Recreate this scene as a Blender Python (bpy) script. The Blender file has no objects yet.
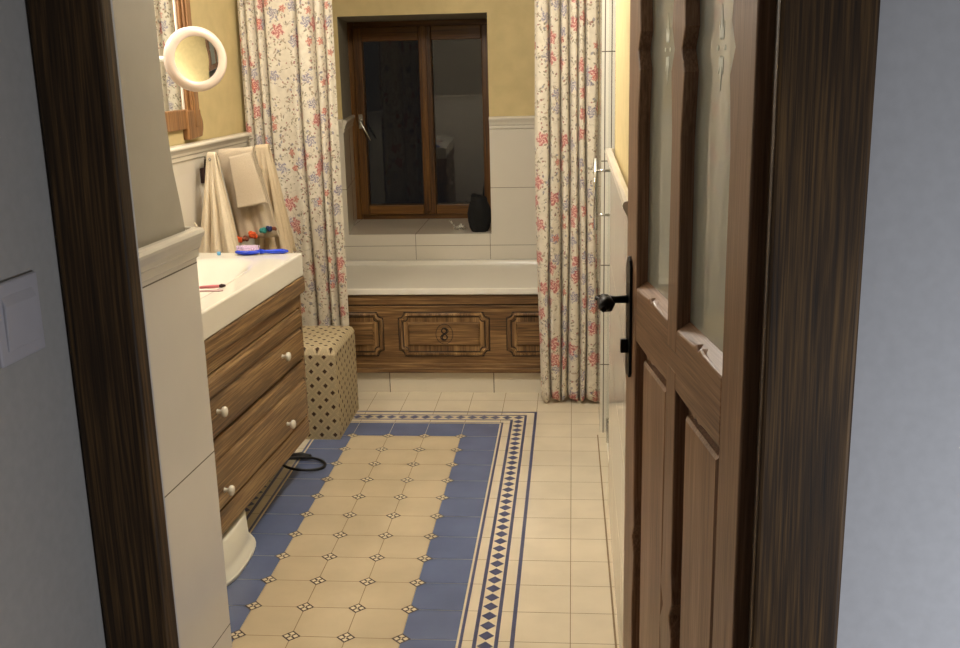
import bpy, bmesh, math, random
from mathutils import Vector, Matrix
random.seed(7)
PI = math.pi
col = bpy.context.scene.collection

# ------------------------------------------------------------------ helpers
TH = math.atan(.06)                       # the walls left and the doorway are turned 3.4 degrees against the tiling
CT, ST = math.cos(TH), math.sin(TH)
def W(w, u, z=0):                         # turned frame (w right, u depth) -> world
    return Vector((u*ST + w*CT, u*CT - w*ST, z))
MR = Matrix.Rotation(-TH, 4, 'Z')
I4 = Matrix.Identity(4)

def tag(o, label=None, cat=None, group=None, kind=None):
    if label: o['label'] = label
    if cat: o['category'] = cat
    if group: o['group'] = group
    if kind: o['kind'] = kind
    return o

def empty(name, loc, rz=0, **k):
    o = bpy.data.objects.new(name, None); col.objects.link(o)
    o.location = loc; o.rotation_euler = (0, 0, rz); o.empty_display_size = .1
    return tag(o, **k)

class MB:
    """collects geometry for ONE mesh"""
    def __init__(s, M=None):
        s.v = []; s.f = []; s.mi = []; s.uv = {}; s.M = M or I4; s.sm = set()
    def add(s, vs, fs, mi=0, smooth=False):
        b = len(s.v); s.v += [s.M @ Vector(p) for p in vs]
        for f in fs:
            if smooth: s.sm.add(len(s.f))
            s.f.append([b+i for i in f]); s.mi.append(mi)
        return s
    def box(s, x0, x1, y0, y1, z0, z1, mi=0):
        vs = [(x, y, z) for x in (x0, x1) for y in (y0, y1) for z in (z0, z1)]
        return s.add(vs, [(0,1,3,2),(4,6,7,5),(0,4,5,1),(2,3,7,6),(0,2,6,4),(1,5,7,3)], mi)
    def prism(s, pts, a0, a1, axis='y', mi=0):
        """pts 2D outline; axis = extrusion axis. y: (x,z) outline, x: (y,z), z: (x,y)"""
        def P(p, a):
            return {'y': (p[0], a, p[1]), 'x': (a, p[0], p[1]), 'z': (p[0], p[1], a)}[axis]
        n = len(pts)
        vs = [P(p, a0) for p in pts] + [P(p, a1) for p in pts]
        fs = [tuple(range(n))[::-1], tuple(range(n, 2*n))]
        fs += [(i, (i+1) % n, n+(i+1) % n, n+i) for i in range(n)]
        return s.add(vs, fs, mi)
    def tube(s, path, r, n=10, mi=0, cap=True, closed=False):
        P = [Vector(p) for p in path]; N = len(P)
        R = r if isinstance(r, (list, tuple)) else [r]*N
        rings = []; up = None
        for i in range(N):
            if closed: d = P[(i+1) % N] - P[i-1]
            else: d = P[min(i+1, N-1)] - P[max(i-1, 0)]
            d.normalize()
            if up is None:
                up = Vector((0, 0, 1)) if abs(d.z) < .9 else Vector((1, 0, 0))
            a = d.cross(up).normalized(); b = a.cross(d).normalized(); up = b
            rings.append([P[i] + (a*math.cos(2*PI*k/n) + b*math.sin(2*PI*k/n))*R[i] for k in range(n)])
        vs = [p for rg in rings for p in rg]; fs = []
        for i in range(N if closed else N-1):
            j = (i+1) % N
            for k in range(n):
                fs.append((i*n+k, i*n+(k+1) % n, j*n+(k+1) % n, j*n+k))
        s.add(vs, fs, mi, True)
        if cap and not closed:
            s.add(rings[0], [tuple(range(n))[::-1]], mi); s.add(rings[-1], [tuple(range(n))], mi)
        return s
    def lathe(s, prof, M, n=32, mi=0):
        """prof list of (r, h) revolved about local z, placed by M"""
        vs = []; fs = []
        for r, h in prof:
            for k in range(n):
                a = 2*PI*k/n; vs.append(M @ Vector((r*math.cos(a), r*math.sin(a), h)))
        for i in range(len(prof)-1):
            for k in range(n):
                fs.append((i*n+k, i*n+(k+1) % n, (i+1)*n+(k+1) % n, (i+1)*n+k))
        return s.add(vs, fs, mi, True)
    def ellipsoid(s, c, r, M=None, n=16, m=10, mi=0):
        vs = []; fs = []; M = M or I4
        for i in range(m+1):
            t = PI*i/m
            for k in range(n):
                a = 2*PI*k/n
                vs.append(Vector(c) + M.to_3x3() @ Vector((r[0]*math.sin(t)*math.cos(a), r[1]*math.sin(t)*math.sin(a), r[2]*math.cos(t))))
        for i in range(m):
            for k in range(n):
                fs.append((i*n+k, i*n+(k+1) % n, (i+1)*n+(k+1) % n, (i+1)*n+k))
        return s.add(vs, fs, mi, True)
    def grid(s, nu, nv, fn, uvfn=None, mi=0):
        b = len(s.v)
        s.v += [s.M @ Vector(fn(i/nu, j/nv)) for j in range(nv+1) for i in range(nu+1)]
        if uvfn:
            for j in range(nv+1):
                for i in range(nu+1): s.uv[b+j*(nu+1)+i] = uvfn(i/nu, j/nv)
        for j in range(nv):
            for i in range(nu):
                q = b+j*(nu+1)+i
                s.sm.add(len(s.f)); s.f.append([q, q+1, q+nu+2, q+nu+1]); s.mi.append(mi)
        return s
    def build(s, name, mats, parent=None, bevel=0, seg=2, solid=0, merge=True, recalc=True, **k):
        me = bpy.data.meshes.new(name)
        me.from_pydata([tuple(p) for p in s.v], [], s.f)
        if not isinstance(mats, (list, tuple)): mats = [mats]
        for m in mats: me.materials.append(m)
        for i, p in enumerate(me.polygons):
            p.material_index = s.mi[i]; p.use_smooth = i in s.sm
        if s.uv:
            l = me.uv_layers.new(name='UVMap')
            for lp in me.loops:
                l.data[lp.index].uv = s.uv.get(lp.vertex_index, (0, 0))
        if recalc:
            bm = bmesh.new(); bm.from_mesh(me)
            if merge: bmesh.ops.remove_doubles(bm, verts=bm.verts, dist=1e-6)
            bmesh.ops.recalc_face_normals(bm, faces=bm.faces); bm.to_mesh(me); bm.free()
        o = bpy.data.objects.new(name, me); col.objects.link(o)
        if parent: o.parent = parent
        if solid:
            q = o.modifiers.new('s', 'SOLIDIFY'); q.thickness = solid; q.offset = 0
        if bevel:
            q = o.modifiers.new('b', 'BEVEL'); q.width = bevel; q.segments = seg; q.limit_method = 'ANGLE'; q.angle_limit = math.radians(40)
            q.harden_normals = False
        return tag(o, **k)

# ------------------------------------------------------------------ node materials
def lin(c):
    return tuple(((x/255)/12.92 if x/255 <= .04045 else ((x/255+.055)/1.055)**2.4) for x in c)+(1,)

class NT:
    def __init__(s, name):
        s.m = bpy.data.materials.new(name); s.m.use_nodes = True
        s.t = s.m.node_tree; s.n = s.t.nodes; s.b = s.n['Principled BSDF']
    def node(s, typ, **k):
        q = s.n.new(typ)
        for a, b in k.items(): setattr(q, a, b)
        return q
    def L(s, a, b): s.t.links.new(a, b)
    def put(s, sock, v):
        if hasattr(v, 'is_linked') or isinstance(v, bpy.types.NodeSocket): s.L(v, sock)
        else: sock.default_value = v
    def math(s, op, a, b=0., c=0.):
        q = s.node('ShaderNodeMath', operation=op)
        s.put(q.inputs[0], a); s.put(q.inputs[1], b); s.put(q.inputs[2], c); return q.outputs[0]
    def vmath(s, op, a, b=(0, 0, 0), out=0):
        q = s.node('ShaderNodeVectorMath', operation=op); s.put(q.inputs[0], a); s.put(q.inputs[1], b); return q.outputs[out]
    def mix(s, f, a, b, mode='MIX'):
        q = s.node('ShaderNodeMix', data_type='RGBA', blend_type=mode)
        s.put(q.inputs[0], f); s.put(q.inputs[6], a); s.put(q.inputs[7], b); return q.outputs[2]
    def coord(s, w='Object'): return s.node('ShaderNodeTexCoord').outputs[w]
    def mapping(s, v, scale=(1, 1, 1), loc=(0, 0, 0), rot=(0, 0, 0)):
        q = s.node('ShaderNodeMapping'); s.L(v, q.inputs[0]); q.inputs[1].default_value = loc
        q.inputs[2].default_value = rot; q.inputs[3].default_value = scale; return q.outputs[0]
    def noise(s, v, scale=5., detail=4., rough=.5, dist=0., out=0):
        q = s.node('ShaderNodeTexNoise'); s.L(v, q.inputs['Vector'])
        q.inputs['Scale'].default_value = scale; q.inputs['Detail'].default_value = detail
        q.inputs['Roughness'].default_value = rough; q.inputs['Distortion'].default_value = dist; return q.outputs[out]
    def ramp(s, f, stops):
        q = s.node('ShaderNodeValToRGB'); s.L(f, q.inputs[0]); e = q.color_ramp.elements
        while len(e) < len(stops): e.new(.5)
        for i, (p, c) in enumerate(stops): e[i].position = p; e[i].color = c
        return q.outputs[0]
    def bump(s, h, st=.2, dist=.002):
        q = s.node('ShaderNodeBump'); s.L(h, q.inputs['Height']); q.inputs['Strength'].default_value = st
        q.inputs['Distance'].default_value = dist; s.L(q.outputs[0], s.b.inputs['Normal'])
    def sep(s, v):
        q = s.node('ShaderNodeSeparateXYZ'); s.L(v, q.inputs[0]); return q.outputs
    def fin(s, rough=.5, spec=.5, metal=0.):
        s.b.inputs['Roughness'].default_value = rough; s.b.inputs['Specular IOR Level'].default_value = spec
        s.b.inputs['Metallic'].default_value = metal; return s.m

def plain(name, c, rough=.5, metal=0., spec=.5, var=.05, scale=30, bump=0.):
    t = NT(name); c = lin(c)
    n = t.noise(t.coord(), scale, 4)
    d = tuple(x*(1-var*2) for x in c[:3])+(1,)
    l = tuple(min(1, x*(1+var*2)) for x in c[:3])+(1,)
    t.L(t.ramp(n, [(.3, d), (.7, l)]), t.b.inputs['Base Color'])
    if bump: t.bump(n, bump)
    return t.fin(rough, spec, metal)

def wood(name, dark, mid, light, axis='z', rough=.5, lines=90., warp=.6, coat=0., contrast=1.):
    t = NT(name); co = t.coord()
    sc = {'x': (.07, 1, 1), 'y': (1, .07, 1), 'z': (1, 1, .07)}[axis]
    sc2 = {'x': (.02, 1, 1), 'y': (1, .02, 1), 'z': (1, 1, .02)}[axis]
    m1 = t.mapping(co, sc)
    broad = t.noise(m1, 14, 4, .55, warp)
    wob = t.noise(t.mapping(co, sc, (3.1, 1.7, .4)), 5, 2, .5, 0)
    # growth rings: sine of a warped coordinate
    s = t.sep(co)
    ax = {'x': (1, 2), 'y': (0, 2), 'z': (0, 1)}[axis]; al = {'x': 0, 'y': 1, 'z': 2}[axis]
    cc = t.math('ADD', t.math('ADD', s[ax[0]], t.math('MULTIPLY', s[ax[1]], .73)), t.math('MULTIPLY', wob, .16))
    cmb = t.node('ShaderNodeCombineXYZ'); t.L(cc, cmb.inputs[0]); t.L(t.math('MULTIPLY', s[al], .02), cmb.inputs[1])
    ring = t.noise(cmb.outputs[0], lines, 2, .5)
    fine = t.noise(t.mapping(co, sc2), 260, 3, .6)
    v = t.math('ADD', t.math('MULTIPLY', broad, .33), t.math('MULTIPLY', ring, .25*contrast))
    v = t.math('ADD', v, t.math('MULTIPLY', fine, .42)); v = t.math('DIVIDE', v, .75+.25*contrast)
    t.L(t.ramp(v, [(.36, lin(dark)), (.5, lin(mid)), (.64, lin(light))]), t.b.inputs['Base Color'])
    t.bump(v, .25, .0015)
    t.b.inputs['Coat Weight'].default_value = coat; t.b.inputs['Coat Roughness'].default_value = .25
    return t.fin(rough, .4)

def tiles(name, c, grout, pa, pb, oa, ob, axa, axb, gw=.0025, rough=.12, var=.03):
    """glazed tile with joints every pa along object axis axa and pb along axb"""
    t = NT(name); s = t.sep(t.coord()); c = lin(c)
    def line(ax, p, o):
        q = t.math('DIVIDE', t.math('ADD', s[ax], -o), p)
        f = t.math('SUBTRACT', q, t.math('FLOOR', q))
        d = t.math('MINIMUM', f, t.math('SUBTRACT', 1., f))
        return t.math('LESS_THAN', d, gw/2/p)
    g = t.math('MAXIMUM', line(axa, pa, oa), line(axb, pb, ob))
    n = t.noise(t.coord(), 6, 3)
    base = t.ramp(n, [(.3, tuple(x*(1-var) for x in c[:3])+(1,)), (.7, c)])
    t.L(t.mix(g, base, lin(grout)), t.b.inputs['Base Color'])
    t.bump(t.math('SUBTRACT', 1., g), .5, .001)
    return t.fin(rough, .5)

M = {}
M['casing'] = wood('dark_stained_spruce', (26, 16, 8), (62, 43, 22), (108, 80, 44), 'z', .65, 230, .8, 0, 1.8)
M['door_v'] = wood('stained_oak_upright', (102, 74, 52), (140, 106, 80), (172, 138, 110), 'z', .42, 260, .5, .15, .8)
M['door_h'] = wood('stained_oak_across', (102, 74, 52), (140, 106, 80), (172, 138, 110), 'x', .42, 260, .5, .15, .8)
M['van_y'] = wood('vanity_oak_along', (58, 40, 24), (116, 88, 56), (172, 140, 96), 'y', .45, 240, .9, .1, 1)
M['tub_x'] = wood('panel_oak_along', (60, 41, 22), (116, 85, 51), (172, 136, 90), 'x', .45, 240, .9, .1, 1)
M['tub_z'] = wood('panel_oak_upright', (60, 41, 22), (116, 85, 51), (172, 136, 90), 'z', .45, 40, .9, .1, 1)
M['win'] = wood('varnished_window_pine', (58, 34, 8), (104, 66, 20), (136, 92, 34), 'z', .4, 25, .5, .3, .6)
M['win_x'] = wood('varnished_window_pine_across', (58, 34, 8), (104, 66, 20), (136, 92, 34), 'x', .4, 25, .5, .3, .6)
M['mirror_wood'] = wood('mirror_frame_oak', (80, 50, 26), (130, 90, 52), (170, 126, 80), 'z', .45, 60, .6, .2, 1)
M['groove'] = plain('dark_groove_stain_shade', (34, 21, 12), .7)  # dark stain, reused on the tub front to paint shade in creases
M['hall'] = plain('hall_grey_plaster', (190, 191, 196), .85, var=.02, scale=60, bump=.12)
M['hall_side_shaded'] = plain('hall_plaster_shaded', (176, 174, 172), .85, var=.02, scale=60, bump=.12)  # same grey plaster; the left wall's dimmer light is put into the colour
M['yellow'] = plain('yellow_ochre_paint', (204, 184, 134), .8, var=.03, scale=14, bump=.08)
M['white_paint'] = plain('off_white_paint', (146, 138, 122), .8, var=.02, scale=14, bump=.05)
M['ceil'] = plain('ceiling_paint', (228, 222, 208), .85, var=.01)
M['dado'] = plain('glazed_white_dado_tile', (222, 214, 198), .15, var=.015, scale=8)
M['ceramic'] = plain('white_sanitary_ceramic', (222, 216, 202), .08, var=.008, scale=4)
M['acrylic'] = plain('white_tub_acrylic', (230, 224, 210), .15, var=.008, scale=4)
M['plastic'] = plain('white_plastic', (232, 228, 212), .35, var=.01, scale=4)
M['porcelain'] = plain('white_porcelain_knob', (226, 220, 206), .12, var=.01)
M['pinkwhite'] = plain('pale_pink_white_plastic', (214, 194, 178), .35, var=.01)
M['blue'] = plain('blue_hairbrush_plastic', (28, 62, 200), .25, var=.02)
M['bristle'] = plain('pale_pink_bristles', (205, 180, 205), .6, var=.2, scale=200)
M['iron'] = plain('black_wrought_iron', (26, 24, 24), .35, .8, var=.3, scale=60, bump=.5)
M['chrome'] = plain('chrome', (215, 215, 215), .08, 1., var=.01)
M['steel'] = plain('brushed_steel', (190, 185, 175), .25, 1., var=.02)
M['black'] = plain('black_bag_fabric', (7, 7, 9), .9, var=.3, scale=40, bump=.3)
M['rubber'] = plain('black_cable_rubber', (14, 14, 16), .5)
M['towel_cream'] = plain('cream_terry_towel', (230, 213, 184), .95, var=.05, scale=500, bump=.9)
M['towel_beige'] = plain('greige_terry_towel', (192, 175, 150), .95, var=.06, scale=500, bump=.9)
M['towel_tan'] = plain('tan_terry_towel', (204, 184, 152), .95, var=.05, scale=500, bump=.9)
M['orange'] = plain('orange_wool', (206, 84, 34), .9, var=.2, scale=150, bump=.6)
M['rust'] = plain('rust_brown_wool', (120, 66, 44), .9, var=.2, scale=150, bump=.6)
M['teal'] = plain('teal_wool', (44, 124, 116), .9, var=.2, scale=150, bump=.6)
M['navy'] = plain('navy_wool', (30, 40, 84), .9, var=.2, scale=150, bump=.6)
M['pink'] = plain('pink_plastic', (206, 116, 122), .35)
M['darktip'] = plain('dark_brown_bristle', (52, 30, 26), .7)
M['palepink'] = plain('pale_mauve_plastic', (178, 140, 136), .4)
M['cyan'] = plain('light_blue_plastic', (110, 180, 225), .3)
M['silverfig'] = plain('tarnished_silver', (190, 182, 168), .3, .5, var=.5, scale=160)
M['etch'] = plain('etched_glass_cut', (235, 240, 228), .5, var=.01)
M['switch'] = plain('switch_plastic', (192, 190, 198), .35, var=.01)
# floor
M['f_beige'] = plain('beige_floor_tile', (224, 211, 186), .22, var=.035, scale=5)
M['f_field'] = plain('sand_octagon_tile_shaded', (205, 188, 158), .24, var=.04, scale=5)  # own sand tone, darkened to carry part of the vanity's cast shadow
M['f_blue'] = plain('cobalt_floor_tile', (102, 113, 146), .25, var=.05, scale=6)
M['f_dblue'] = plain('dark_blue_strip_tile', (80, 84, 118), .3, var=.05)
M['f_white'] = plain('cream_strip_tile', (228, 214, 184), .25, var=.02)
M['f_brown'] = plain('brown_inset_tile', (62, 46, 40), .3, var=.05)
M['f_lightgrout'] = plain('pale_floor_grout', (176, 172, 160), .8, var=.04)
M['f_grout'] = plain('floor_grout', (140, 118, 88), .9, var=.06)

def glass(name, tint, rough=0.):
    t = NT(name); b = t.b
    t.L(t.ramp(t.noise(t.coord(), 3, 2), [(.3, tint), (.7, tint)]), b.inputs['Base Color'])
    b.inputs['Transmission Weight'].default_value = 1; b.inputs['IOR'].default_value = 1.5
    return t.fin(rough, .5)
M['glass'] = glass('clear_glass', (.93, .97, .94, 1))
M['door_glass'] = glass('pale_green_door_glass', (.62, .66, .58, 1), .3)
_b = M['door_glass'].node_tree.nodes['Principled BSDF']; _b.inputs['Transmission Weight'].default_value = .45
_b.inputs['Coat Weight'].default_value = 1.; _b.inputs['Coat Roughness'].default_value = .02
M['win_glass'] = glass('night_window_glass', (.9, .93, .93, 1))
t = NT('mirror_silver'); t.L(t.ramp(t.noise(t.coord(), 2), [(.3, (.9, .92, .9, 1)), (.7, (.92, .94, .92, 1))]), t.b.inputs['Base Color'])
M['mirror'] = t.fin(.02, .5, 1.)

def fabric_floral(name):
    t = NT(name); uv = t.sep(t.coord('UV'))
    cmb = t.node('ShaderNodeCombineXYZ'); t.L(uv[0], cmb.inputs[0]); t.L(uv[1], cmb.inputs[1]); uvv = cmb.outputs[0]
    warp = t.vmath('SUBTRACT', t.noise(uvv, 9, 2, out=1), (.5, .5, .5))
    def cell(scale, off, rnd=.85, w=.0):
        v = t.vmath('ADD', uvv, off)
        q = t.node('ShaderNodeTexVoronoi', voronoi_dimensions='2D', feature='F1')
        t.L(v, q.inputs['Vector']); q.inputs['Scale'].default_value = scale; q.inputs['Randomness'].default_value = rnd
        loc = t.sep(t.vmath('SUBTRACT', v, q.outputs['Position']))
        c = t.node('ShaderNodeSeparateColor'); t.L(q.outputs['Color'], c.inputs[0])
        return loc[0], loc[1], c.outputs
    def flower(scale, off, R, th, n, tones):
        x, y, c = cell(scale, off)
        r = t.math('SQRT', t.math('ADD', t.math('MULTIPLY', x, x), t.math('MULTIPLY', y, y)))
        a = t.math('ARCTAN2', y, x)
        pet = t.math('SINE', t.math('ADD', t.math('MULTIPLY', a, float(n)), t.math('MULTIPLY', c[1], 6.)))
        Rr = t.math('MULTIPLY', t.math('MULTIPLY_ADD', pet, .22, 1.), R)
        jit = t.math('MULTIPLY', t.math('SUBTRACT', t.noise(uvv, 150, 3), .5), R*1.6)
        on = t.math('MULTIPLY', t.math('LESS_THAN', t.math('ADD', r, jit), Rr), t.math('GREATER_THAN', c[0], th))
        q = t.math('DIVIDE', r, R)
        lob = t.math('SINE', t.math('ADD', t.math('MULTIPLY', a, float(n)), t.math('MULTIPLY', q, 7.)))
        sw = t.math('ADD', t.math('MULTIPLY', t.noise(uvv, 190, 3), .8), t.math('MULTIPLY_ADD', lob, .09, .08))
        return on, t.ramp(sw, tones)
    def leaf(scale, off, A, B, th):
        x, y, c = cell(scale, off, 1.)
        an = t.math('MULTIPLY', c[1], 6.283)
        cs = t.math('COSINE', an); sn = t.math('SINE', an)
        xr = t.math('ADD', t.math('MULTIPLY', x, cs), t.math('MULTIPLY', y, sn))
        yr = t.math('SUBTRACT', t.math('MULTIPLY', y, cs), t.math('MULTIPLY', x, sn))
        e = t.math('ADD', t.math('POWER', t.math('ABSOLUTE', t.math('DIVIDE', xr, A)), 1.4), t.math('POWER', t.math('ABSOLUTE', t.math('DIVIDE', yr, B)), 1.4))
        return t.math('MULTIPLY', t.math('LESS_THAN', e, 1.), t.math('GREATER_THAN', c[0], th)), c
    base = t.ramp(t.noise(uvv, 40, 3), [(.3, lin((206, 196, 177))), (.7, lin((220, 211, 193)))])
    # stalks: contour lines of a noise field
    n1 = t.noise(uvv, 13, 3, .55, .6)
    ln = t.math('LESS_THAN', t.math('ABSOLUTE', t.math('SUBTRACT', n1, .5)), .007)
    gate = t.math('GREATER_THAN', t.noise(uvv, 22, 1), .53)
    c = t.mix(t.math('MULTIPLY', t.math('MULTIPLY', ln, gate), .5), base, lin((120, 104, 84)))
    n2 = t.noise(t.vmath('ADD', uvv, (3.3, 1.1, 0)), 11, 3, .55, .6)
    ln = t.math('LESS_THAN', t.math('ABSOLUTE', t.math('SUBTRACT', n2, .52)), .006)
    c = t.mix(t.math('MULTIPLY', t.math('MULTIPLY', ln, gate), .4), c, lin((140, 126, 104)))
    lg = t.math('GREATER_THAN', t.noise(uvv, 17, 2), .47)
    for sc, off, A, B, th, colr in ((34, (0, 0, 0), .0085, .0040, .25, (112, 100, 82)), (42, (5.2, 1.3, 0), .006, .003, .3, (128, 122, 92)),
                                    (27, (1.7, 7.3, 0), .011, .0045, .5, (160, 140, 118)), (46, (8.1, 3.3, 0), .005, .004, .62, (140, 76, 76)),
                                    (30, (2.1, 9.3, 0), .008, .005, .55, (122, 120, 132))):
        m, _ = leaf(sc, off, A, B, th); c = t.mix(t.math('MULTIPLY', t.math('MULTIPLY', m, lg), .72), c, lin(colr))
    on, tc = flower(9.5, (.37, .22, 0), .022, .60, 5, [(.36, lin((104, 102, 132))), (.48, lin((146, 140, 156))), (.6, lin((216, 204, 188)))])
    c = t.mix(t.math('MULTIPLY', on, .78), c, tc)
    on, tc = flower(8., (0, 0, 0), .027, .48, 5, [(.36, lin((150, 56, 66))), (.48, lin((192, 104, 104))), (.62, lin((228, 196, 176)))])
    c = t.mix(t.math('MULTIPLY', on, .82), c, tc)
    on, tc = flower(11., (4.4, 2.7, 0), .014, .72, 5, [(.3, lin((140, 60, 66))), (.5, lin((196, 120, 104))), (.7, lin((230, 196, 170)))])
    c = t.mix(t.math('MULTIPLY', on, .85), c, tc)
    t.L(c, t.b.inputs['Base Color'])
    t.bump(t.noise(uvv, 700, 2), .12, .0005)
    t.b.inputs['Sheen Weight'].default_value = .1
    return t.fin(.85, .25)
M['floral'] = fabric_floral('floral_cotton_print')

def fabric_diamond(name):
    """brown diamonds in pale lozenges, staggered; uses UV in metres"""
    t = NT(name); uv = t.sep(t.coord('UV'))
    px, py = .057, .062
    def lay(ox, oy):
        def f(v, p, o):
            q = t.math('ADD', t.math('DIVIDE', v, p), o)
            return t.math('ABSOLUTE', t.math('SUBTRACT', t.math('SUBTRACT', q, t.math('FLOOR', q)), .5))
        a = f(uv[0], px, ox); b = f(uv[1], py, oy)
        return t.math('ADD', a, b)
    d = t.math('MINIMUM', lay(0, 0), lay(.5, .5))
    n = t.noise(t.coord('UV'), 260, 2)
    d2 = t.math('ADD', d, t.math('MULTIPLY', t.math('SUBTRACT', n, .5), .08))
    cloth = t.ramp(t.noise(t.coord('UV'), 300, 2), [(.3, lin((164, 148, 118))), (.7, lin((186, 170, 138)))])
    ring = t.math('COMPARE', d2, .31, .04)
    c = t.mix(t.math('MULTIPLY', ring, .5), cloth, lin((208, 188, 148)))
    core = t.math('LESS_THAN', d2, .17)
    c = t.mix(core, c, lin((72, 52, 38)))
    t.L(c, t.b.inputs['Base Color']); t.bump(n, .4, .001)
    return t.fin(.85, .2)
M['diamond'] = fabric_diamond('diamond_upholstery')

# wall tile materials (object space = world for meshes built at the origin)
M['t_far'] = tiles('white_wall_tile_far', (222, 214, 198), (120, 108, 90), .40, .305, -.44, .275, 0, 2)
M['t_left'] = tiles('white_wall_tile_left', (224, 216, 202), (118, 108, 94), .62, .43, 2.62, .28, 1, 2)
M['t_right'] = tiles('white_wall_tile_right', (226, 218, 204), (150, 138, 120), .60, .305, .11, .275, 1, 2)
M['t_near'] = tiles('white_wall_tile_near', (224, 216, 202), (118, 108, 94), 9., .43, 7., .28, 1, 2, gw=.003)
M['t_pier'] = tiles('white_shower_pier_tile', (232, 226, 210), (110, 100, 88), .60, .42, .124, .30, 0, 2, gw=.004)
M['t_plinth'] = tiles('white_plinth_tile', (226, 216, 196), (110, 98, 82), .50, 3., -.877, -1., 0, 2, gw=.004)

def struct(o): o['kind'] = 'structure'; return o

# ------------------------------------------------------------------ floor
fl = MB(); Z = 0.0
X0, PX, Y0, PY = -.475, .155, 4.141, .159
fl.box(-1.75, 1.3, 1.33, 5.6, -.06, -.0012, 6)
MI = dict(beige=0, field=1, blue=2, dblue=3, white=4, brown=5)
def quad(x0, x1, y0, y1, m, z=0., g=.0011):
    fl.add([(x0+g, y0+g, z), (x1-g, y0+g, z), (x1-g, y1-g, z), (x0+g, y1-g, z)], [(0, 1, 2, 3)], MI[m])
def dia(cx, cy, rx, ry, m, z):
    fl.add([(cx-rx, cy, z), (cx, cy-ry, z), (cx+rx, cy, z), (cx, cy+ry, z)], [(0, 1, 2, 3)], MI[m])
NF = 13
for i in range(-8, 10):
    for j in range(-9, 19):
        x0 = X0 + PX*i; x1 = x0+PX; y1 = Y0 - PY*(j-0); y0 = y1-PY
        if x1 < -1.7 or x0 > 1.25 or y1 > 5.7 or y0 < 1.34: continue
        inf = -3 <= i <= -1 and 0 <= j < NF
        inb = -4 <= i <= 0 and -1 <= j <= NF
        inr = -5 <= i <= 1 and -2 <= j <= NF+1
        if inf: quad(x0, x1, y0, y1, 'field')
        elif inb: quad(x0, x1, y0, y1, 'blue')
        elif inr: quad(x0, x1, y0, y1, 'white' if False else 'beige')
        else: quad(x0, x1, y0, y1, 'beige')
bx0, bx1, by0, by1 = X0-4*PX, X0+PX, Y0-(NF+1)*PY, Y0+PY
fl.box(bx0, bx1, by0, by1, -.0011, -.0008, 7)
fl.box(X0-3*PX, X0, Y0-NF*PY, Y0, -.0009, -.0005, 6)
def ring(t0, t1, m, z):
    a0, a1, c0, c1 = bx0-t0, bx1+t0, by0-t0, by1+t0
    A0, A1, C0, C1 = bx0-t1, bx1+t1, by0-t1, by1+t1
    for x_0, x_1, y_0, y_1 in ((A0, A1, c1, C1), (A0, A1, C0, c0), (A0, a0, c0, c1), (a1, A1, c0, c1)):
        quad(x_0, x_1, y_0, y_1, m, z, 0)
ring(0, .006, 'white', .0003)
ring(.006, .015, 'dblue', .0003); ring(.0435, .0545, 'dblue', .0003); ring(.0545, .103, 'white', .0003)
ring(.103, .114, 'dblue', .0003); ring(.146, .158, 'dblue', .0003)
cx = bx1+.0788
for k in range(-1, 3*(NF+2)+2):
    cy = by1 + .0788 - .0265 - k*PY/3 - .026
    if cy > by0-.06:
        for c_ in (bx1+.0788, bx0-.0788): dia(c_, cy, .0225, .0235, 'dblue', .0006)
nx = round((bx1-bx0+.1576)/.0517)
for k in range(1, nx):
    c_ = bx0-.0788 + k*(bx1-bx0+.1576)/nx
    for cy in (by1+.0788, by0-.0788): dia(c_, cy, .0235, .0225, 'dblue', .0006)
for i in range(-3, 1):
    for j in range(0, NF+1):
        x = X0+PX*i; y = Y0-PY*j
        dia(x, y, .0275, .0275, 'brown', .0004); 
        for a, b in ((.0125, .0), (-.0125, .0), (0, -.0125), (0, .0125)):
            dia(x+a, y+b, .0085, .0085, 'white', .0007)
        dia(x, y, .0035, .0035, 'white', .0007)
# dark joint along the right wall
fl.add([(.098, 4.17, .0008), (.103, 4.17, .0008), (.118, 2.3, .0008), (.112, 2.3, .0008)], [(0, 1, 2, 3)], 6)
o = fl.build('floor', [M['f_beige'], M['f_field'], M['f_blue'], M['f_dblue'], M['f_white'], M['f_brown'], M['f_grout'], M['f_lightgrout']], merge=False, recalc=False)
struct(o)
# hall floor (out of sight below the frame)
o = MB(MR).box(-.90, 1.7, -1.4, 1.33, -.06, -.001).build('floor_hall', M['casing']); struct(o)

# ------------------------------------------------------------------ ceiling & walls
CZ = 2.38
struct(MB(MR).box(-1.9, 1.7, -1.5, 6.2, CZ, CZ+.08).build('ceiling', M['ceil']))
# left wall (turned frame): w=-1.742
wl = MB()
wl.box(-1.86, -1.742, 1.40, 5.8, 1.20, CZ, 0)
wl.box(-1.86, -1.735, 1.40, 5.8, 0, 1.137, 1); wl.box(-1.86, -1.735, 1.40, 5.8, 1.137, 1.205, 2)
o = wl.build('wall_left', [M['yellow'], M['t_near'], M['dado']]); o.rotation_euler.z = -TH; struct(o)
def dado_prof(s=1.):   # (out, z) profile of the moulded dado tile
    return [(a*s, 1.253-(1.253-z)*.6) for a, z in ((0, 1.145), (.006, 1.145), (.010, 1.15), (.010, 1.175), (.018, 1.183), (.022, 1.20), (.030, 1.215), (.038, 1.228), (.040, 1.238), (.034, 1.25), (.02, 1.253), (0, 1.253))]
def dado(name, n0, u0, u1, axis, sign, mat=None):
    b = MB(); pts = [(n0+sign*a, z) for a, z in dado_prof()]
    b.prism(pts, u0, u1, axis); return struct(b.build(name, mat or M['dado'], bevel=.002))
o = dado('trim_1', -1.736, 2.0, 5.49, 'y', 1); o.rotation_euler.z = -TH
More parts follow.
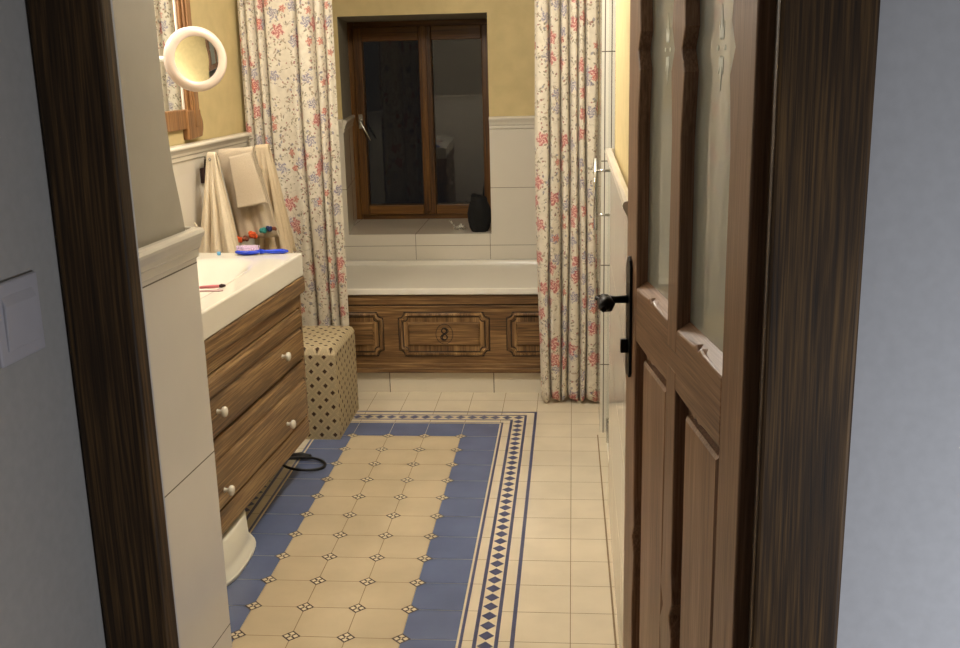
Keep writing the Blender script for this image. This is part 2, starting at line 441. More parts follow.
# near-left wall pier beside the door
b = MB()
lev = [(1.15, -.940, 2.078), (1.22, -.942, 2.076), (1.27, -.945, 2.072), (1.34, -.951, 2.066), (1.45, -.955, 2.062), (CZ, -.958, 2.06)]
for (za, wa, ua), (zb, wb_, ub) in zip(lev, lev[1:]):
    b.add([(wa, 1.335, za), (wa, ua, za), (wb_, ub, zb), (wb_, 1.335, zb)], [(0, 1, 2, 3)], 0, True)
    b.add([(wa, ua, za), (-1.74, ua, za), (-1.74, ub, zb), (wb_, ub, zb)], [(0, 1, 2, 3)], 0, True)
b.prism([(-1.74, 1.335), (-.928, 1.335), (-.928, 2.09), (-1.74, 2.09)], 0, 1.17, 'z', 1)
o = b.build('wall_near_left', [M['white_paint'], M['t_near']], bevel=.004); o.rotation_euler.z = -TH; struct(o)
# rounded plaster at the upper corner of the pier + its dado, wrapping the end
b = MB()
ND = [(a, z-.038) for a, z in dado_prof(.6)]
b.prism([(-.93+a, z) for a, z in ND], 1.335, 2.09, 'y')
b.prism([(2.085+a, z) for a, z in ND], -1.74, -.93, 'x')
# corner quarter turn
pr = ND; n = 8; vs = []; fs = []
for k in range(n+1):
    a = PI/2*k/n
    for r, z in pr: vs.append((-.93+r*math.cos(a), 2.085+r*math.sin(a), z))
m_ = len(pr)
for k in range(n):
    for i in range(m_-1): fs.append((k*m_+i, k*m_+i+1, (k+1)*m_+i+1, (k+1)*m_+i))
b.add(vs, fs, 0, True)
o = b.build('trim_2', M['dado']); o.rotation_euler.z = -TH; struct(o)

# far wall with the window opening (y = 5.48), thickness .66
FY = 5.48; BY = 6.10
OX0, OX1, OZ0, OZ1 = -1.20, -.432, .642, 1.768     # opening in the room face
PX0, PX1, PZ1 = -1.275, -.415, 1.757                # opening at the frame
b = MB()
def farface(x0, x1, z0, z1, mi): b.add([(x0, FY, z0), (x1, FY, z0), (x1, FY, z1), (x0, FY, z1)], [(0, 1, 2, 3)], mi)
farface(-1.6, OX0, 0, 1.19, 1); farface(OX1, .14, 0, 1.19, 1); farface(OX0, OX1, 0, OZ0, 1)
farface(-1.6, OX0, 1.19, CZ, 0); farface(OX1, .14, 1.19, CZ, 0); farface(OX0, OX1, OZ1, CZ, 0)
# reveals
b.add([(OX0, FY, OZ0), (OX0, FY, 1.19), (PX0, BY, 1.19), (PX0, BY, OZ0)], [(0, 1, 2, 3)], 1)
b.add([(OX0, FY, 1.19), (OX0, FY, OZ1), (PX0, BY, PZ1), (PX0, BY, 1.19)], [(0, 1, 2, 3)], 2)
b.add([(OX1, FY, OZ0), (OX1, FY, 1.19), (PX1, BY, 1.19), (PX1, BY, OZ0)], [(3, 2, 1, 0)], 1)
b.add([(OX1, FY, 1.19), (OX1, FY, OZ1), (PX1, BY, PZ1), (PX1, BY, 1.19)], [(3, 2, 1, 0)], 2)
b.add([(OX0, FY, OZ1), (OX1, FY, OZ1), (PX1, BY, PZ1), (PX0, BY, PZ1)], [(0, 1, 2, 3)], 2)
b.add([(OX0, FY, OZ0), (OX1, FY, OZ0), (PX1, BY, OZ0), (PX0, BY, OZ0)], [(3, 2, 1, 0)], 1)
# outer skin closes the thickness
for x0, x1, z0, z1 in ((-1.7, PX0, 0, CZ), (PX1, .3, 0, CZ), (PX0, PX1, 0, OZ0), (PX0, PX1, PZ1, CZ)):
    b.box(x0, x1, BY, BY+.1, z0, z1, 2)
o = b.build('wall_far', [M['yellow'], M['t_far'], M['white_paint']], recalc=False, merge=False); struct(o)
b = MB()
for x0, x1 in ((OX1, .13), (-1.45, OX0)):
    b.prism([(FY-a*.8, z) for a, z in dado_prof()], x0, x1, 'x')
o = b.build('trim_3', M['dado'], bevel=.001); struct(o)
b = MB(); b.prism([(0+a*.5, z-.005) for a, z in dado_prof()], 0, .62, 'y')
o = b.build('trim_4', M['dado']); o.location = (OX0, FY+.0, 0); o.rotation_euler.z = math.atan2(-(PX0-OX0), BY-FY); struct(o)
# right side: partition between tub and shower, shower walls, near right wall
b = MB()
b.box(.111, .95, 4.20, 5.60, 0, CZ)
struct(b.build('wall_right_far', M['t_pier']))
b = MB()
b.box(.122, .95, 2.19, 3.47, 0, 1.20, 1); b.box(.135, .95, 2.19, 3.462, 1.19, CZ, 0)
struct(b.build('wall_right', [M['yellow'], M['t_right']]))
b = MB(); b.prism([(.124-a*.55, z) for a, z in dado_prof()], 2.19, 3.475, 'y')
b.prism([(3.47+a*.4, z) for a, z in dado_prof()], .12, .9, 'x')
struct(b.build('trim_5', M['dado'], bevel=.002))
struct(MB().box(.95, 1.05, 1.2, 5.6, 0, CZ).build('wall_right_shower', M['t_right']))
# doorway wall (turned frame), hall face at u=1.335
b = MB()
b.box(-.95, -.72, 1.335, 1.42, 0, CZ); b.box(.20, 1.7, 1.335, 1.42, 0, CZ); b.box(-.95, 1.7, 1.335, 1.42, 2.05, CZ)
o = b.build('wall_hall_front', M['hall']); o.rotation_euler.z = -TH; struct(o)
o = MB().box(-.90, -.786, -1.4, 1.335, 0, CZ).build('wall_hall_left', M['hall_side_shaded']); o.rotation_euler.z = -TH; struct(o)

# ------------------------------------------------------------------ door lining (casings)
def casing(name, w0, w1, u0, u1, z0, z1, bev=.006):
    b = MB(); b.box(w0, w1, u0, u1, z0, z1)
    o = b.build(name, M['casing'], bevel=bev, seg=3); o.rotation_euler.z = -TH; return struct(o)
casing('trim_6', -.784, -.682, 1.310, 1.345, 0, 2.06)
casing('trim_7', .162, .275, 1.308, 1.334, 0, 2.06)
b = MB(); b.box(.166, .20, 1.334, 1.384, 0, 2.05); b.box(.176, .20, 1.384, 1.42, 0, 2.05)
o = b.build('trim_8', M['casing'], bevel=.002); o.rotation_euler.z = -TH; struct(o)
casing('trim_9', -.784, .275, 1.305, 1.345, 2.06, 2.17)

# ------------------------------------------------------------------ door leaf (open), local x hinge->free edge, local y out of the seen face
door = empty('door_1', (.2278, 1.3737, 0), math.atan2(.989, -.146)); struct(door)
door['label'] = 'open stained wooden door with two etched glass lights'
T = .045
H0, H1 = .012, 2.03
def notch(zs, base, amp):      # carved edge: swelling curve broken by a pointed notch at each z in zs
    pts = []
    for zc in zs:
        pts += [(zc-.30, 0), (zc-.14, -.2*amp), (zc-.035, amp), (zc, -.8*amp), (zc+.035, amp), (zc+.10, .2*amp), (zc+.28, 0)]
    return pts
def stile(name, s0, s1, carve0, carve1, zs=(.548, 1.555), z0=H0, z1=H1):
    # edges carved where the opening is
    lo = [(s0 + (-(a) if carve0 else 0), z) for z, a in notch(zs, s0, .011)] if carve0 else []
    hi = [(s1 + (a if carve1 else 0), z) for z, a in notch(zs, s1, .011)] if carve1 else []
    pts = [(s0, z0)] + [p for p in lo if z0 < p[1] < z1] + [(s0, z1)] + [(s1, z1)] + [p for p in reversed(hi) if z0 < p[1] < z1] + [(s1, z0)]
    b = MB(); b.prism(pts, -T, 0, 'y')
    return b.build(name, M['door_v'], door, bevel=.0035, seg=2)
stile('stile', 0, .10, False, True)
stile('stile', .703, .797, True, False)
stile('muntin', .368, .435, True, True, (1.555,), 1.05, 1.92)
stile('muntin', .368, .435, True, True, (.548,), .16, 1.02)
b = MB()
top = []
for a0, a1 in ((.10, .368), (.435, .703)):
    c = (a0+a1)/2; top += [(a0, 1.093), (c-.03, 1.097), (c-.012, 1.102), (c, 1.094), (c+.012, 1.102), (c+.03, 1.097), (a1, 1.093)]
bot = []
for a0, a1 in ((.10, .368), (.435, .703)):
    c = (a0+a1)/2; bot += [(a0, .985), (c-.03, .981), (c-.012, .976), (c, .984), (c+.012, .976), (c+.03, .981), (a1, .985)]
b.prism(top + bot[::-1], -T+.0005, -.0005, 'y')
b.build('mid_rail', M['door_h'], door, bevel=.0035)
MB().box(.10, .703, -T+.0005, -.0005, 1.90, H1).build('top_rail', M['door_h'], door, bevel=.003)
MB().box(.10, .703, -T+.0005, -.0005, H0, .19).build('bottom_rail', M['door_h'], door, bevel=.003)
for a0, a1 in ((.10, .368), (.435, .703)):
    g = MB().box(a0-.008, a1+.008, -.028, -.0235, 1.085, 1.91).build('glass_pane', M['door_glass'], door)
    c = (a0+a1)/2
    e = MB()
    def petal(cx, cz, ang, ln, wd):
        dx, dz = math.sin(ang), math.cos(ang)
        pts = [(cx+dx*.012, cz+dz*.012), (cx+dx*ln*.4+dz*wd, cz+dz*ln*.4-dx*wd), (cx+dx*ln, cz+dz*ln), (cx+dx*ln*.4-dz*wd, cz+dz*ln*.4+dx*wd)]
        e.prism(pts, -.0235, -.0228, 'y')
    for s_ in (0, PI):
        petal(c, 1.555, s_, .062, .006); petal(c, 1.555, s_+.35, .040, .005); petal(c, 1.555, s_-.35, .040, .005)
    for q in (-1, 1):
        pts = [(c+q*.018+.005*math.cos(k*PI/5), 1.555+.004*math.sin(k*PI/5)) for k in range(10)]
        e.prism(pts, -.0235, -.0228, 'y')
    e.build('etched_star', M['etch'], g)
    # pointed glazing sill with bevel
    b = MB(); b.prism([(-.001, 1.093), (-.0235, 1.108), (-.0235, 1.085), (-.001, 1.085)], a0, a1, 'x')
    b.build('glazing_bead', M['door_h'], door, bevel=.001)
    # lower raised panel
    p = MB(); d0, d1 = -.027, -.018
    p.box(a0-.01, a1+.01, -.034, -.024, .17, 1.00)
    def frus(x0, x1, z0, z1, y0, y1, inset):
        vs = [(x0, y0, z0), (x1, y0, z0), (x1, y0, z1), (x0, y0, z1), (x0+inset, y1, z0+inset), (x1-inset, y1, z0+inset), (x1-inset, y1, z1-inset), (x0+inset, y1, z1-inset)]
        p.add(vs, [(0, 1, 5, 4), (1, 2, 6, 5), (2, 3, 7, 6), (3, 0, 4, 7), (4, 5, 6, 7)])
    p.box(a0+.037, a1-.037, -.024, -.0125, .232, .953); frus(a0+.037, a1-.037, .232, .953, -.0125, -.0085, .006)
    p.build('raised_panel', M['door_v'], door)
# handle set
pl = MB(); pl.prism([(.735, .905), (.742, .895), (.768, .895), (.775, .905), (.775, 1.130), (.768, 1.143), (.755, 1.150), (.742, 1.143), (.735, 1.130)], 0, .006, 'y')
pl = pl.build('handle_plate', M['iron'], door, bevel=.0015)
b = MB(); b.tube([(.762, .004, 1.058), (.762, .03, 1.058), (.762, .052, 1.06)], [.0085, .0075, .009], 12)
path = []; rad = []
for k in range(13):
    f = k/12; path.append((.768-.065*f,   .048+.016*f+.003*math.sin(f*9), 1.058-.004*f+.003*math.sin(f*12))); rad.append(.006+.012*math.sin(PI*min(1, f*1.05+.04))**.8)
b.tube(path, rad, 6)
b.tube([(.772+.012*math.cos(a), .056+.012*math.sin(a), 1.060) for a in [k*2*PI/16 for k in range(16)]], .0045, 8, closed=True)
b.build('lever_handle', M['iron'], door)
b = MB(); b.box(.752, .762, .006, .02, .945, .975); b.build('key_escutcheon', M['iron'], door, bevel=.002)
b = MB()
for z in (.35, 1.75): b.tube([(-.004, -.006, z), (-.004, -.006, z+.10)], .007, 12)
b.build('hinge_knuckles', M['iron'], door)

# ------------------------------------------------------------------ window
win = empty('window_1', (0, BY, OZ0)); struct(win)
wz = lambda z: z-OZ0
b = MB()
b.box(PX0, PX0+.045, -.07, 0, 0, wz(PZ1)); b.box(PX1-.03, PX1, -.07, 0, 0, wz(PZ1))
b.build('outer_frame', M['win'], win, bevel=.004)
b = MB(); b.box(PX0+.045, PX1-.03, -.07, 0, 0, .032); b.box(PX0+.045, PX1-.03, -.07, 0, wz(1.722), wz(PZ1)); b.build('outer_rail', M['win_x'], win, bevel=.004)
def sash(x0, x1, l, r):
    z0, z1 = .030, wz(1.728)
    b = MB(); b.box(x0, x0+l, -.095, -.02, z0, z1); b.box(x1-r, x1, -.095, -.02, z0, z1)
    s = b.build('sash', M['win'], win, bevel=.005)
    b = MB(); b.box(x0+l, x1-r, -.094, -.02, z0, z0+.056); b.box(x0+l, x1-r, -.094, -.02, z1-.078, z1)
    b.build('sash_rail', M['win_x'], s, bevel=.005)
    MB().box(x0+l-.005, x1-r+.005, -.06, -.056, z0+.05, z1-.07).build('glass_pane', M['win_glass'], s)
    return s
sL = sash(PX0+.04, -.833, .050, .030); sR = sash(-.831, PX1-.02, .040, .074)
b = MB(); b.box(-.846, -.818, -.103, -.094, .05, wz(1.73)); b.build('cover_strip', M['win'], win, bevel=.003)
b = MB(); b.box(-1.222, -1.198, -.101, -.093, wz(1.17), wz(1.25)); b.tube([(-1.21, -.10, wz(1.215)), (-1.21, -.13, wz(1.215))], .008)
b.tube([(-1.21, -.132, wz(1.215)), (-1.185, -.135, wz(1.17)), (-1.150, -.135, wz(1.105))], [.008, .007, .006])
b.build('window_handle', M['steel'], win, bevel=.001)
# things on the sill
b = MB()
prof = [(.0, 0), (.040, 0), (.052, .02), (.062, .06), (.064, .10), (.056, .14), (.045, .165), (.046, .175), (.036, .186), (0, .188)]
n = 28; vs = []; fs = []
for r, h in prof:
    for k in range(n):
        a = 2*PI*k/n; rr = r*(1+.05*math.sin(5*a+h*20)+.04*math.sin(9*a)); vs.append((rr*math.cos(a)*1.0, rr*math.sin(a)*.7, h+.004*math.sin(4*a)*(h > .15)))
for i in range(len(prof)-1):
    for k in range(n): fs.append((i*n+k, i*n+(k+1) % n, (i+1)*n+(k+1) % n, (i+1)*n+k))
b.add(vs, fs, 0, True)
bag = empty('drawstring_bag', (-.502, 5.555, OZ0), 0, label='black fabric drawstring bag standing on the right end of the window sill', cat='bag')
b.build('bag_body', M['black'], bag)
b = MB(); b.ellipsoid((-.026, 0, .192), (.018, .014, .016)); b.tube([(-.04, 0, .178), (-.01, 0, .183), (.02, 0, .178)], [.012, .016, .012]); b.build('knot', M['black'], bag)
b = MB()
b.tube([(-.03, 0, .006), (-.01, 0, .012), (.02, 0, .016), (.042, .004, .008)], [.006, .009, .008, .004], 8)
b.tube([(-.022, 0, .012), (-.032, 0, .03), (-.044, 0, .044)], [.005, .004, .005], 8)
b.ellipsoid((-.047, 0, .046), (.008, .006, .006)); b.tube([(-.01, -.012, .004), (.03, -.014, .004)], .004, 8)
b.tube([(-.005, 0, .014), (.012, 0, .03), (.03, 0, .024)], [.006, .005, .003], 8)
o = b.build('metal_figurine', M['silverfig']); o.location = (-.62, 5.62, OZ0+.0005)
tag(o, 'tiny tarnished metal figurine lying on the window sill left of the black bag', 'figurine')

# ------------------------------------------------------------------ bathtub
def basin(b, x0, x1, y0, y1, ztop, zbot, ix0, ix1, iy0, iy1, depth, nx=60, ny=40, p=3.5, soft=.35):
    cx, cy = (ix0+ix1)/2, (iy0+iy1)/2; hx, hy = (ix1-ix0)/2, (iy1-iy0)/2
    def f(a, c):
        x = x0+(x1-x0)*a; y = y0+(y1-y0)*c
        d = (abs((x-cx)/hx)**p + abs((y-cy)/hy)**p)**(1/p)
        t = min(1, max(0, (1-d)/soft)); t = t*t*(3-2*t)
        return (x, y, ztop-depth*t)
    b.grid(nx, ny, f)
    b.add([(x0, y0, zbot), (x1, y0, zbot), (x1, y1, zbot), (x0, y1, zbot)], [(0, 3, 2, 1)])
    for (p0, p1, k) in (((x0, y0), (x1, y0), nx), ((x1, y0), (x1, y1), ny), ((x1, y1), (x0, y1), nx), ((x0, y1), (x0, y0), ny)):
        top = [(p0[0]+(p1[0]-p0[0])*i/k, p0[1]+(p1[1]-p0[1])*i/k, ztop) for i in range(k+1)]
        b.add(top+[(p1[0], p1[1], zbot), (p0[0], p0[1], zbot)], [tuple(range(k+3))])
tub = empty('bathtub', (-.66, 5.09, 0), 0, label='white built-in bathtub under the window, seen as rim above the carved wooden panel', cat='bathtub')
b = MB(Matrix.Translation((.66, -5.09, 0)))
basin(b, -1.405, .108, 4.702, 5.476, .507, .485, -1.37, .07, 4.745, 5.43, .36, 120, 90, 7, .12)
b.build('tub_body', M['acrylic'], tub, bevel=.006, seg=3)
b = MB(Matrix.Translation((.66, -5.09, 0))); b.box(-1.405, .108, 4.698, 4.716, .486, .517)
b.build('tub_lip', M['acrylic'], tub, bevel=.006, seg=3)
# wooden front
pn = empty('tub_panel', (-.66, 4.72, 0), 0, label='carved wooden bathtub front with raised panels and a round monogram', cat='bath panel')
Mt = Matrix.Translation((.66, 0, 0))
b = MB(Mt); b.box(-1.405, .105, -.0, .014, .105, .484); b.build('board', M['tub_x'], pn)
b = MB(Mt); b.box(-1.405, .105, -.010, .0, .437, .484); b.build('top_moulding', M['tub_x'], pn, bevel=.004, seg=3)
b = MB(Mt); b.box(-1.405, .105, -.0008, .0, .431, .437); b.build('moulding_groove_shade', M['groove'], pn)  # dark strip painting the shade below the top moulding
b = MB(Mt); b.box(-1.405, .105, -.005, .0, .422, .431); b.build('bead_moulding', M['tub_x'], pn, bevel=.002)
b = MB(Mt); b.box(-1.405, .105, -.008, .0, .105, .150); b.box(-1.405, .105, -.014, .0, .105, .128); b.build('bottom_moulding', M['tub_x'], pn, bevel=.004, seg=3)
def outline(x0, x1, z0, z1, c, r=.012):
    pts = []
    for (X, Zc, a0, sx, sz) in ((x1, z1, 0, -1, -1), (x0, z1, 1, 1, -1), (x0, z0, 2, 1, 1), (x1, z0, 3, -1, 1)):
        seq = [(X, Zc+sz*c), (X+sx*c*.55, Zc+sz*c*.9), (X+sx*c*.9, Zc+sz*c*.55), (X+sx*c, Zc)]
        if a0 in (1, 3): seq = seq[::-1]
        pts += seq
    return pts
for x0, x1 in ((-1.32, -.905), (-.810, -.402), (-.300, .108-.01)):
    po = outline(x0, x1, .197, .388, .026)
    b = MB(Mt)
    b.tube([(x, -.002, z) for x, z in po], .0085, 8, closed=True)
    mo = b.build('panel_moulding', M['tub_z'], pn)
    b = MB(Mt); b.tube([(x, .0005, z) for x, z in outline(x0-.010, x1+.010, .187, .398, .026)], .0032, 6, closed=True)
    b.tube([(x, -.0005, z) for x, z in outline(x0+.011, x1-.011, .208, .377, .024)], .0028, 6, closed=True); b.build('carved_groove_shade', M['groove'], mo)  # dark tubes painting the shade in the creases beside the moulding
    b = MB(Mt)
    b.prism(outline(x0+.006, x1-.006, .203, .382, .026), -.0012, 0., 'y'); b.build('panel_groove', M['tub_z'], mo)
    p = MB(Mt); a0, a1, z0, z1 = x0+.033, x1-.033, .238, .352
    vs = [(a0, -.001, z0), (a1, -.001, z0), (a1, -.001, z1), (a0, -.001, z1), (a0+.008, -.012, z0+.008), (a1-.008, -.012, z0+.008), (a1-.008, -.012, z1-.008), (a0+.008, -.012, z1-.008)]
    p.add(vs, [(0, 1, 5, 4), (1, 2, 6, 5), (2, 3, 7, 6), (3, 0, 4, 7), (4, 5, 6, 7)])
    rp = p.build('raised_panel', M['tub_x'], pn)
    if -.8 > x0 > -.82:
        e = MB(Mt); cx, cz = -.603, .296
        e.tube([(cx+.040*math.cos(a), -.012, cz+.048*math.sin(a)) for a in [k*2*PI/36 for k in range(36)]], .0016, 6, closed=True)
        def S(dx, dz, s, fl=1):
            return [(cx+dx+fl*s*.016*math.sin(q*2*PI*1.0)*1., -.013, cz+dz+s*.034*(1-2*q)) for q in [k/16 for k in range(17)]]
        for dd in ((-.004, 0), (.004, 0)): e.tube(S(dd[0], dd[1], .9), .0024, 6)
        e.tube(S(0, 0, .9, -1), .0024, 6)
        for zz in (.017, -.015):
            e.tube([(cx+.012*math.cos(a), -.013, cz+zz+.013*math.sin(a)) for a in [k*2*PI/20 for k in range(20)]], .0022, 6, closed=True)
        e.build('carved_monogram', M['groove'], rp)
b = MB(); b.box(-1.40, .105, 4.735, 4.76, 0, .105)
o = b.build('baseboard_far', M['t_plinth']); struct(o)

# ------------------------------------------------------------------ curtains
def curtain(name, x0, x1, y, ztop, zbot, creases, label, seed, amp=.028, uoff=0., gather=0., parent_lbl=None):
    """creases: fractions 0..1 where the cloth folds back"""
    rnd = random.Random(seed)
    root = empty(name, ((x0+x1)/2, y, 0), 0, label=label, cat='curtain')
    cr = [0]+creases+[1]
    def yo(s, z):
        d = -.75-.25*math.sin(6*s+seed)
        for c in creases:
            d += 1.25*math.exp(-abs((s-c)/.020)**1.5)
        for e in (0, 1): d += .8*math.exp(-((s-e)/.03)**2)
        return d
    def wob(s, z): return .006*math.sin(7*s+z*2.3+seed)+.004*math.sin(19*s-z*3.1+seed)
    NU, NV = 300, 60
    sv = {}
    def fn(a, c):
        z = zbot+(ztop-zbot)*c
        s = a
        sh = gather*(1-c)*(a-.5)
        s2 = min(1, max(0, s+.010*math.sin(z*2.1+s*9+seed)*(1-c*.5)*math.sin(PI*s)))
        d = yo(s2, z)*amp*(1.15-.35*c)
        x = x0+(x1-x0)*a + wob(s, z)*(1-c)*1.2 + sh*(x1-x0)
        yy = y + d + .006*math.sin(13*s+seed) + .5*wob(s, z)
        return (x-(x0+x1)/2, yy-y, z + (.008*math.sin(23*s+seed) if c == 0 else 0))
    # cloth length coordinate
    L_ = [0.]
    for i in range(NU):
        p, q = fn(i/NU, .5), fn((i+1)/NU, .5); L_.append(L_[-1]+math.hypot(p[0]-q[0], p[1]-q[1])*1.05)
    b = MB()
    b.grid(NU, NV, fn, lambda a, c: (uoff+L_[round(a*NU)], zbot+(ztop-zbot)*c))
    o = b.build('cloth', M['floral'], root, solid=.002)
    return root
cl = curtain('curtain', -1.445, -1.030, 4.615, 2.20, .02, [.07, .17, .26, .62, .80, .90], 'long floral curtain hanging left of the tub, behind the patterned ottoman', 3, .034, .1)
cr_ = curtain('curtain', -.160, .108, 4.60, 2.20, .018, [.22, .40, .53, .68, .80], 'long floral curtain hanging right of the tub beside the tiled shower pier', 8, .036, 3.3)
ro = empty('curtain_rail', (-.66, 4.62, 2.215), 0, label='curtain rail above the bathtub carrying both floral curtains', cat='curtain rail')
b = MB(); b.tube([(-.80, 0, 0), (.77, 0, 0)], .012, 12); b.build('rod', M['steel'], ro)

# ------------------------------------------------------------------ vanity (turned frame, local x = w, local y = u)
van = empty('vanity_cabinet', W(-1.48, 3.08, .155), -TH, label='wall-hung wooden washstand cabinet with two knobbed drawer fronts under the white basin', cat='cabinet')
V = Matrix.Translation((1.48, -3.08, -.155))
U0, U1 = 2.47, 3.668; FW = -1.236      # front face at w
b = MB(V)
b.box(-1.735, FW-.014, U0, U1, .155, .774)
b.build('body', M['van_y'], van, bevel=.003)
b = MB(V); b.box(FW-.014, FW+.012, U0, U1+.028, .715, .774); b.box(-1.735, FW-.014, U1, U1+.026, .715, .774); b.build('apron', M['van_y'], van, bevel=.006)
b = MB(V); b.box(FW-.014, FW, U0, U1, .155, .232); b.box(FW-.014, FW, U1-.022, U1, .232, .722); b.box(FW-.014, FW, U0, U0+.022, .232, .722); b.box(FW-.014, FW-.001, U0, U1, .665, .722)
b.build('front_frame', M['van_y'], van, bevel=.003)
def drawer(z0, z1, zk, grooves):
    b = MB(V); b.box(FW-.010, FW+.004, U0+.026, U1-.026, z0, z1)
    d = b.build('drawer', M['van_y'], van, bevel=.005, seg=2)
    p = MB(V)
    a0, a1 = U0+.045, U1-.045
    for (g0, g1) in grooves:
        x = FW+.004
        vs = [(x, a0, g0), (x, a1, g0), (x, a1, g1), (x, a0, g1), (x+.008, a0+.01, g0+.008), (x+.008, a1-.01, g0+.008), (x+.008, a1-.01, g1-.008), (x+.008, a0+.01, g1-.008)]
        p.add(vs, [(0, 1, 5, 4), (1, 2, 6, 5), (2, 3, 7, 6), (3, 0, 4, 7), (4, 5, 6, 7)])
    p.build('raised_field', M['van_y'], d)
    for (g0, g1) in grooves[-1:]:
        for zz in (g0-.002, g1-.014):
            g = MB(V); uu = a1+.004
            g.box(FW+.0042, FW+.0055, uu-.005, uu+.005, zz, zz+.016)
            g.build('corner_groove', M['groove'], d)
    for uk in (2.80, 3.39):
        k = MB(V); Mk = Matrix.Translation((FW+.006, uk, zk)) @ Matrix.Rotation(PI/2, 4, 'Y')
        k.lathe([(0, 0), (.009, 0), (.009, .004), (.0065, .010), (.0065, .018), (.015, .023), (.0165, .029), (.014, .034), (.006, .037), (0, .037)], Mk, 20)
        k.build('knob', M['porcelain'], d)
drawer(.470, .660, .548, [(.598, .652), (.480, .590)])
drawer(.240, .462, .297, [(.405, .455), (.250, .395)])
# washbasin
wb = empty('washbasin', W(-1.48, 3.08, .775), -TH, label='wide white rectangular ceramic washbasin set on the wooden cabinet', cat='washbasin')
V2 = Matrix.Translation((1.48, -3.08, -.775))
b = MB(V2); basin(b, -1.734, -1.226, 2.44, 3.692,   .862, .7755, -1.66, -1.30, 2.56, 3.58, .082, 60, 110, 3.2, .45)
b.build('basin_body', M['ceramic'], wb, bevel=.007, seg=3)
b = MB(V2); b.lathe([(0, .779), (.018, .779), (.02, .7825), (0, .784)], Matrix.Translation((-1.475, 3.08, 0)), 20)
b.build('drain', M['chrome'], wb)
fa = empty('faucet', W(-1.695, 3.08, .862), -TH, label='chrome mixer tap at the back of the washbasin', cat='tap')
b = MB(); b.tube([(0, 0, 0), (0, 0, .05), (.01, 0, .10), (.05, 0, .125), (.10, 0, .115), (.115, 0, .095)], [.022, .02, .015, .012, .011, .012], 14); b.build('spout', M['chrome'], fa)
b = MB(); b.tube([(0, 0, .05), (-.01, 0, .11), (.01, .0, .15)], [.016, .014, .006], 12); b.build('lever', M['chrome'], fa)

# things on the basin
def at_basin(w, u): return W(w, u, .8622)
hb = empty('hairbrush', at_basin(-1.375, 3.655), math.radians(4), label='blue hairbrush with pale bristles lying on the far edge of the washbasin', cat='hairbrush')
b = MB(); b.ellipsoid((-.045, 0, .011), (.050, .027, .011), n=24)
b.tube([(0, 0, .011), (.02, 0, .010), (.05, 0, .010), (.085, 0, .010), (.104, 0, .010)], [.010, .0065, .0085, .0095, .004], 12)
b.build('brush_body', M['blue'], hb)
b = MB()
for i in range(11):
    for j in range(5):
        x = -.085+.0082*i; y = -.016+.008*j
        if ((x+.045)/.045)**2+(y/.022)**2 < 1: b.tube([(x, y, .016), (x, y, .034)], .0018, 5)
b.ellipsoid((-.045, 0, .019), (.042, .021, .006))
b.build('bristles', M['bristle'], hb)
mk = empty('makeup_brush', at_basin(-1.325, 3.075), math.radians(18), label='small pink makeup brush with a dark tip on the washbasin edge', cat='makeup brush')
MB().tube([(-.045, 0, .005), (.0, 0, .005), (.022, 0, .005)], [.004, .006, .005], 10).build('grip', M['pink'], mk)
MB().tube([(.022, 0, .005), (.030, 0, .006), (.042, 0, .006)], [.0045, .0065, .003], 10).build('tip', M['darktip'], mk)
o = MB().prism([(-.04, -.009), (.03, -.010), (.040, 0), (.03, .010), (-.04, .009), (-.046, 0)], 0, .003, 'z').build('nail_file', M['palepink'], bevel=.001)
o.location = at_basin(-1.312, 3.03); o.rotation_euler.z = math.radians(8); tag(o, 'flat mauve nail file lying just in front of the pink makeup brush', 'nail file')
sd = MB(); sd.prism([(-.025, -.03), (.025, -.03), (.032, -.022), (.032, .022), (.025, .03), (-.025, .03), (-.032, .022), (-.032, -.022)], 0, .024, 'z')
o = sd.build('soap_dish', M['ceramic'], bevel=.006, seg=3); o.location = at_basin(-1.64, 3.62); tag(o, 'small white soap dish at the far wall-side corner of the washbasin', 'soap dish')
o = MB().lathe([(0, 0), (.007, 0), (.0065, .012), (0, .012)], I4, 16).build('bottle_cap', M['cyan']); o.location = at_basin(-1.53, 3.64)
tag(o, 'tiny light blue cap between the soap dish and the blue hairbrush', 'cap')

# ------------------------------------------------------------------ wall mirror (left wall)
mi = empty('wall_mirror', W(-1.742, 3.42, 1.262), -TH, label='tall wall mirror in a carved brown wooden frame above the washbasin', cat='mirror')
y0, y1, hh = -.72, .615, .78
for a, c, s in ((y1-.115, y1, 1), (y0, y0+.115, -1)):
    b = MB()
    b.box(.001, .018, a, c, 0.04, hh); b.box(.018, .028, a+.02, c-.035 if s > 0 else c-.02, 0.05, hh); b.box(.028, .034, a+.035, c-.05, .05, hh)
    b.build('frame_stile', M['mirror_wood'], mi, bevel=.004)
b = MB(); b.box(.001, .02, y0+.02, y1-.03, 0.045, .12); b.box(.001, .02, y0, y1, hh, hh+.10)
foot = []
for k in range(9): foot.append((y1-.02+.018*math.sin(k/8*PI), .10-.09*k/8))
b.prism([(y1-.14, .115)]+[(y1-.02, .115)]+foot+[(y1-.14, .004)], .001, .03, 'x')
foot = [(-(p-0)+y0+y1, z) for p, z in [(y1-.14, .115), (y1-.02, .115)]+foot+[(y1-.14, .004)]]
b.prism(foot, .001, .03, 'x')
b.build('frame_rail', M['mirror_wood'], mi, bevel=.004)
for a in (y1-.132, y0+.116):
    b = MB(); b.box(.003, .009, a, a+.016, .115, hh); b.build('inner_slip', M['dado'], mi, bevel=.003)
b = MB(); b.box(.002, .006, y0+.12, y1-.12, .11, hh); b.build('mirror_glass', M['mirror'], mi)

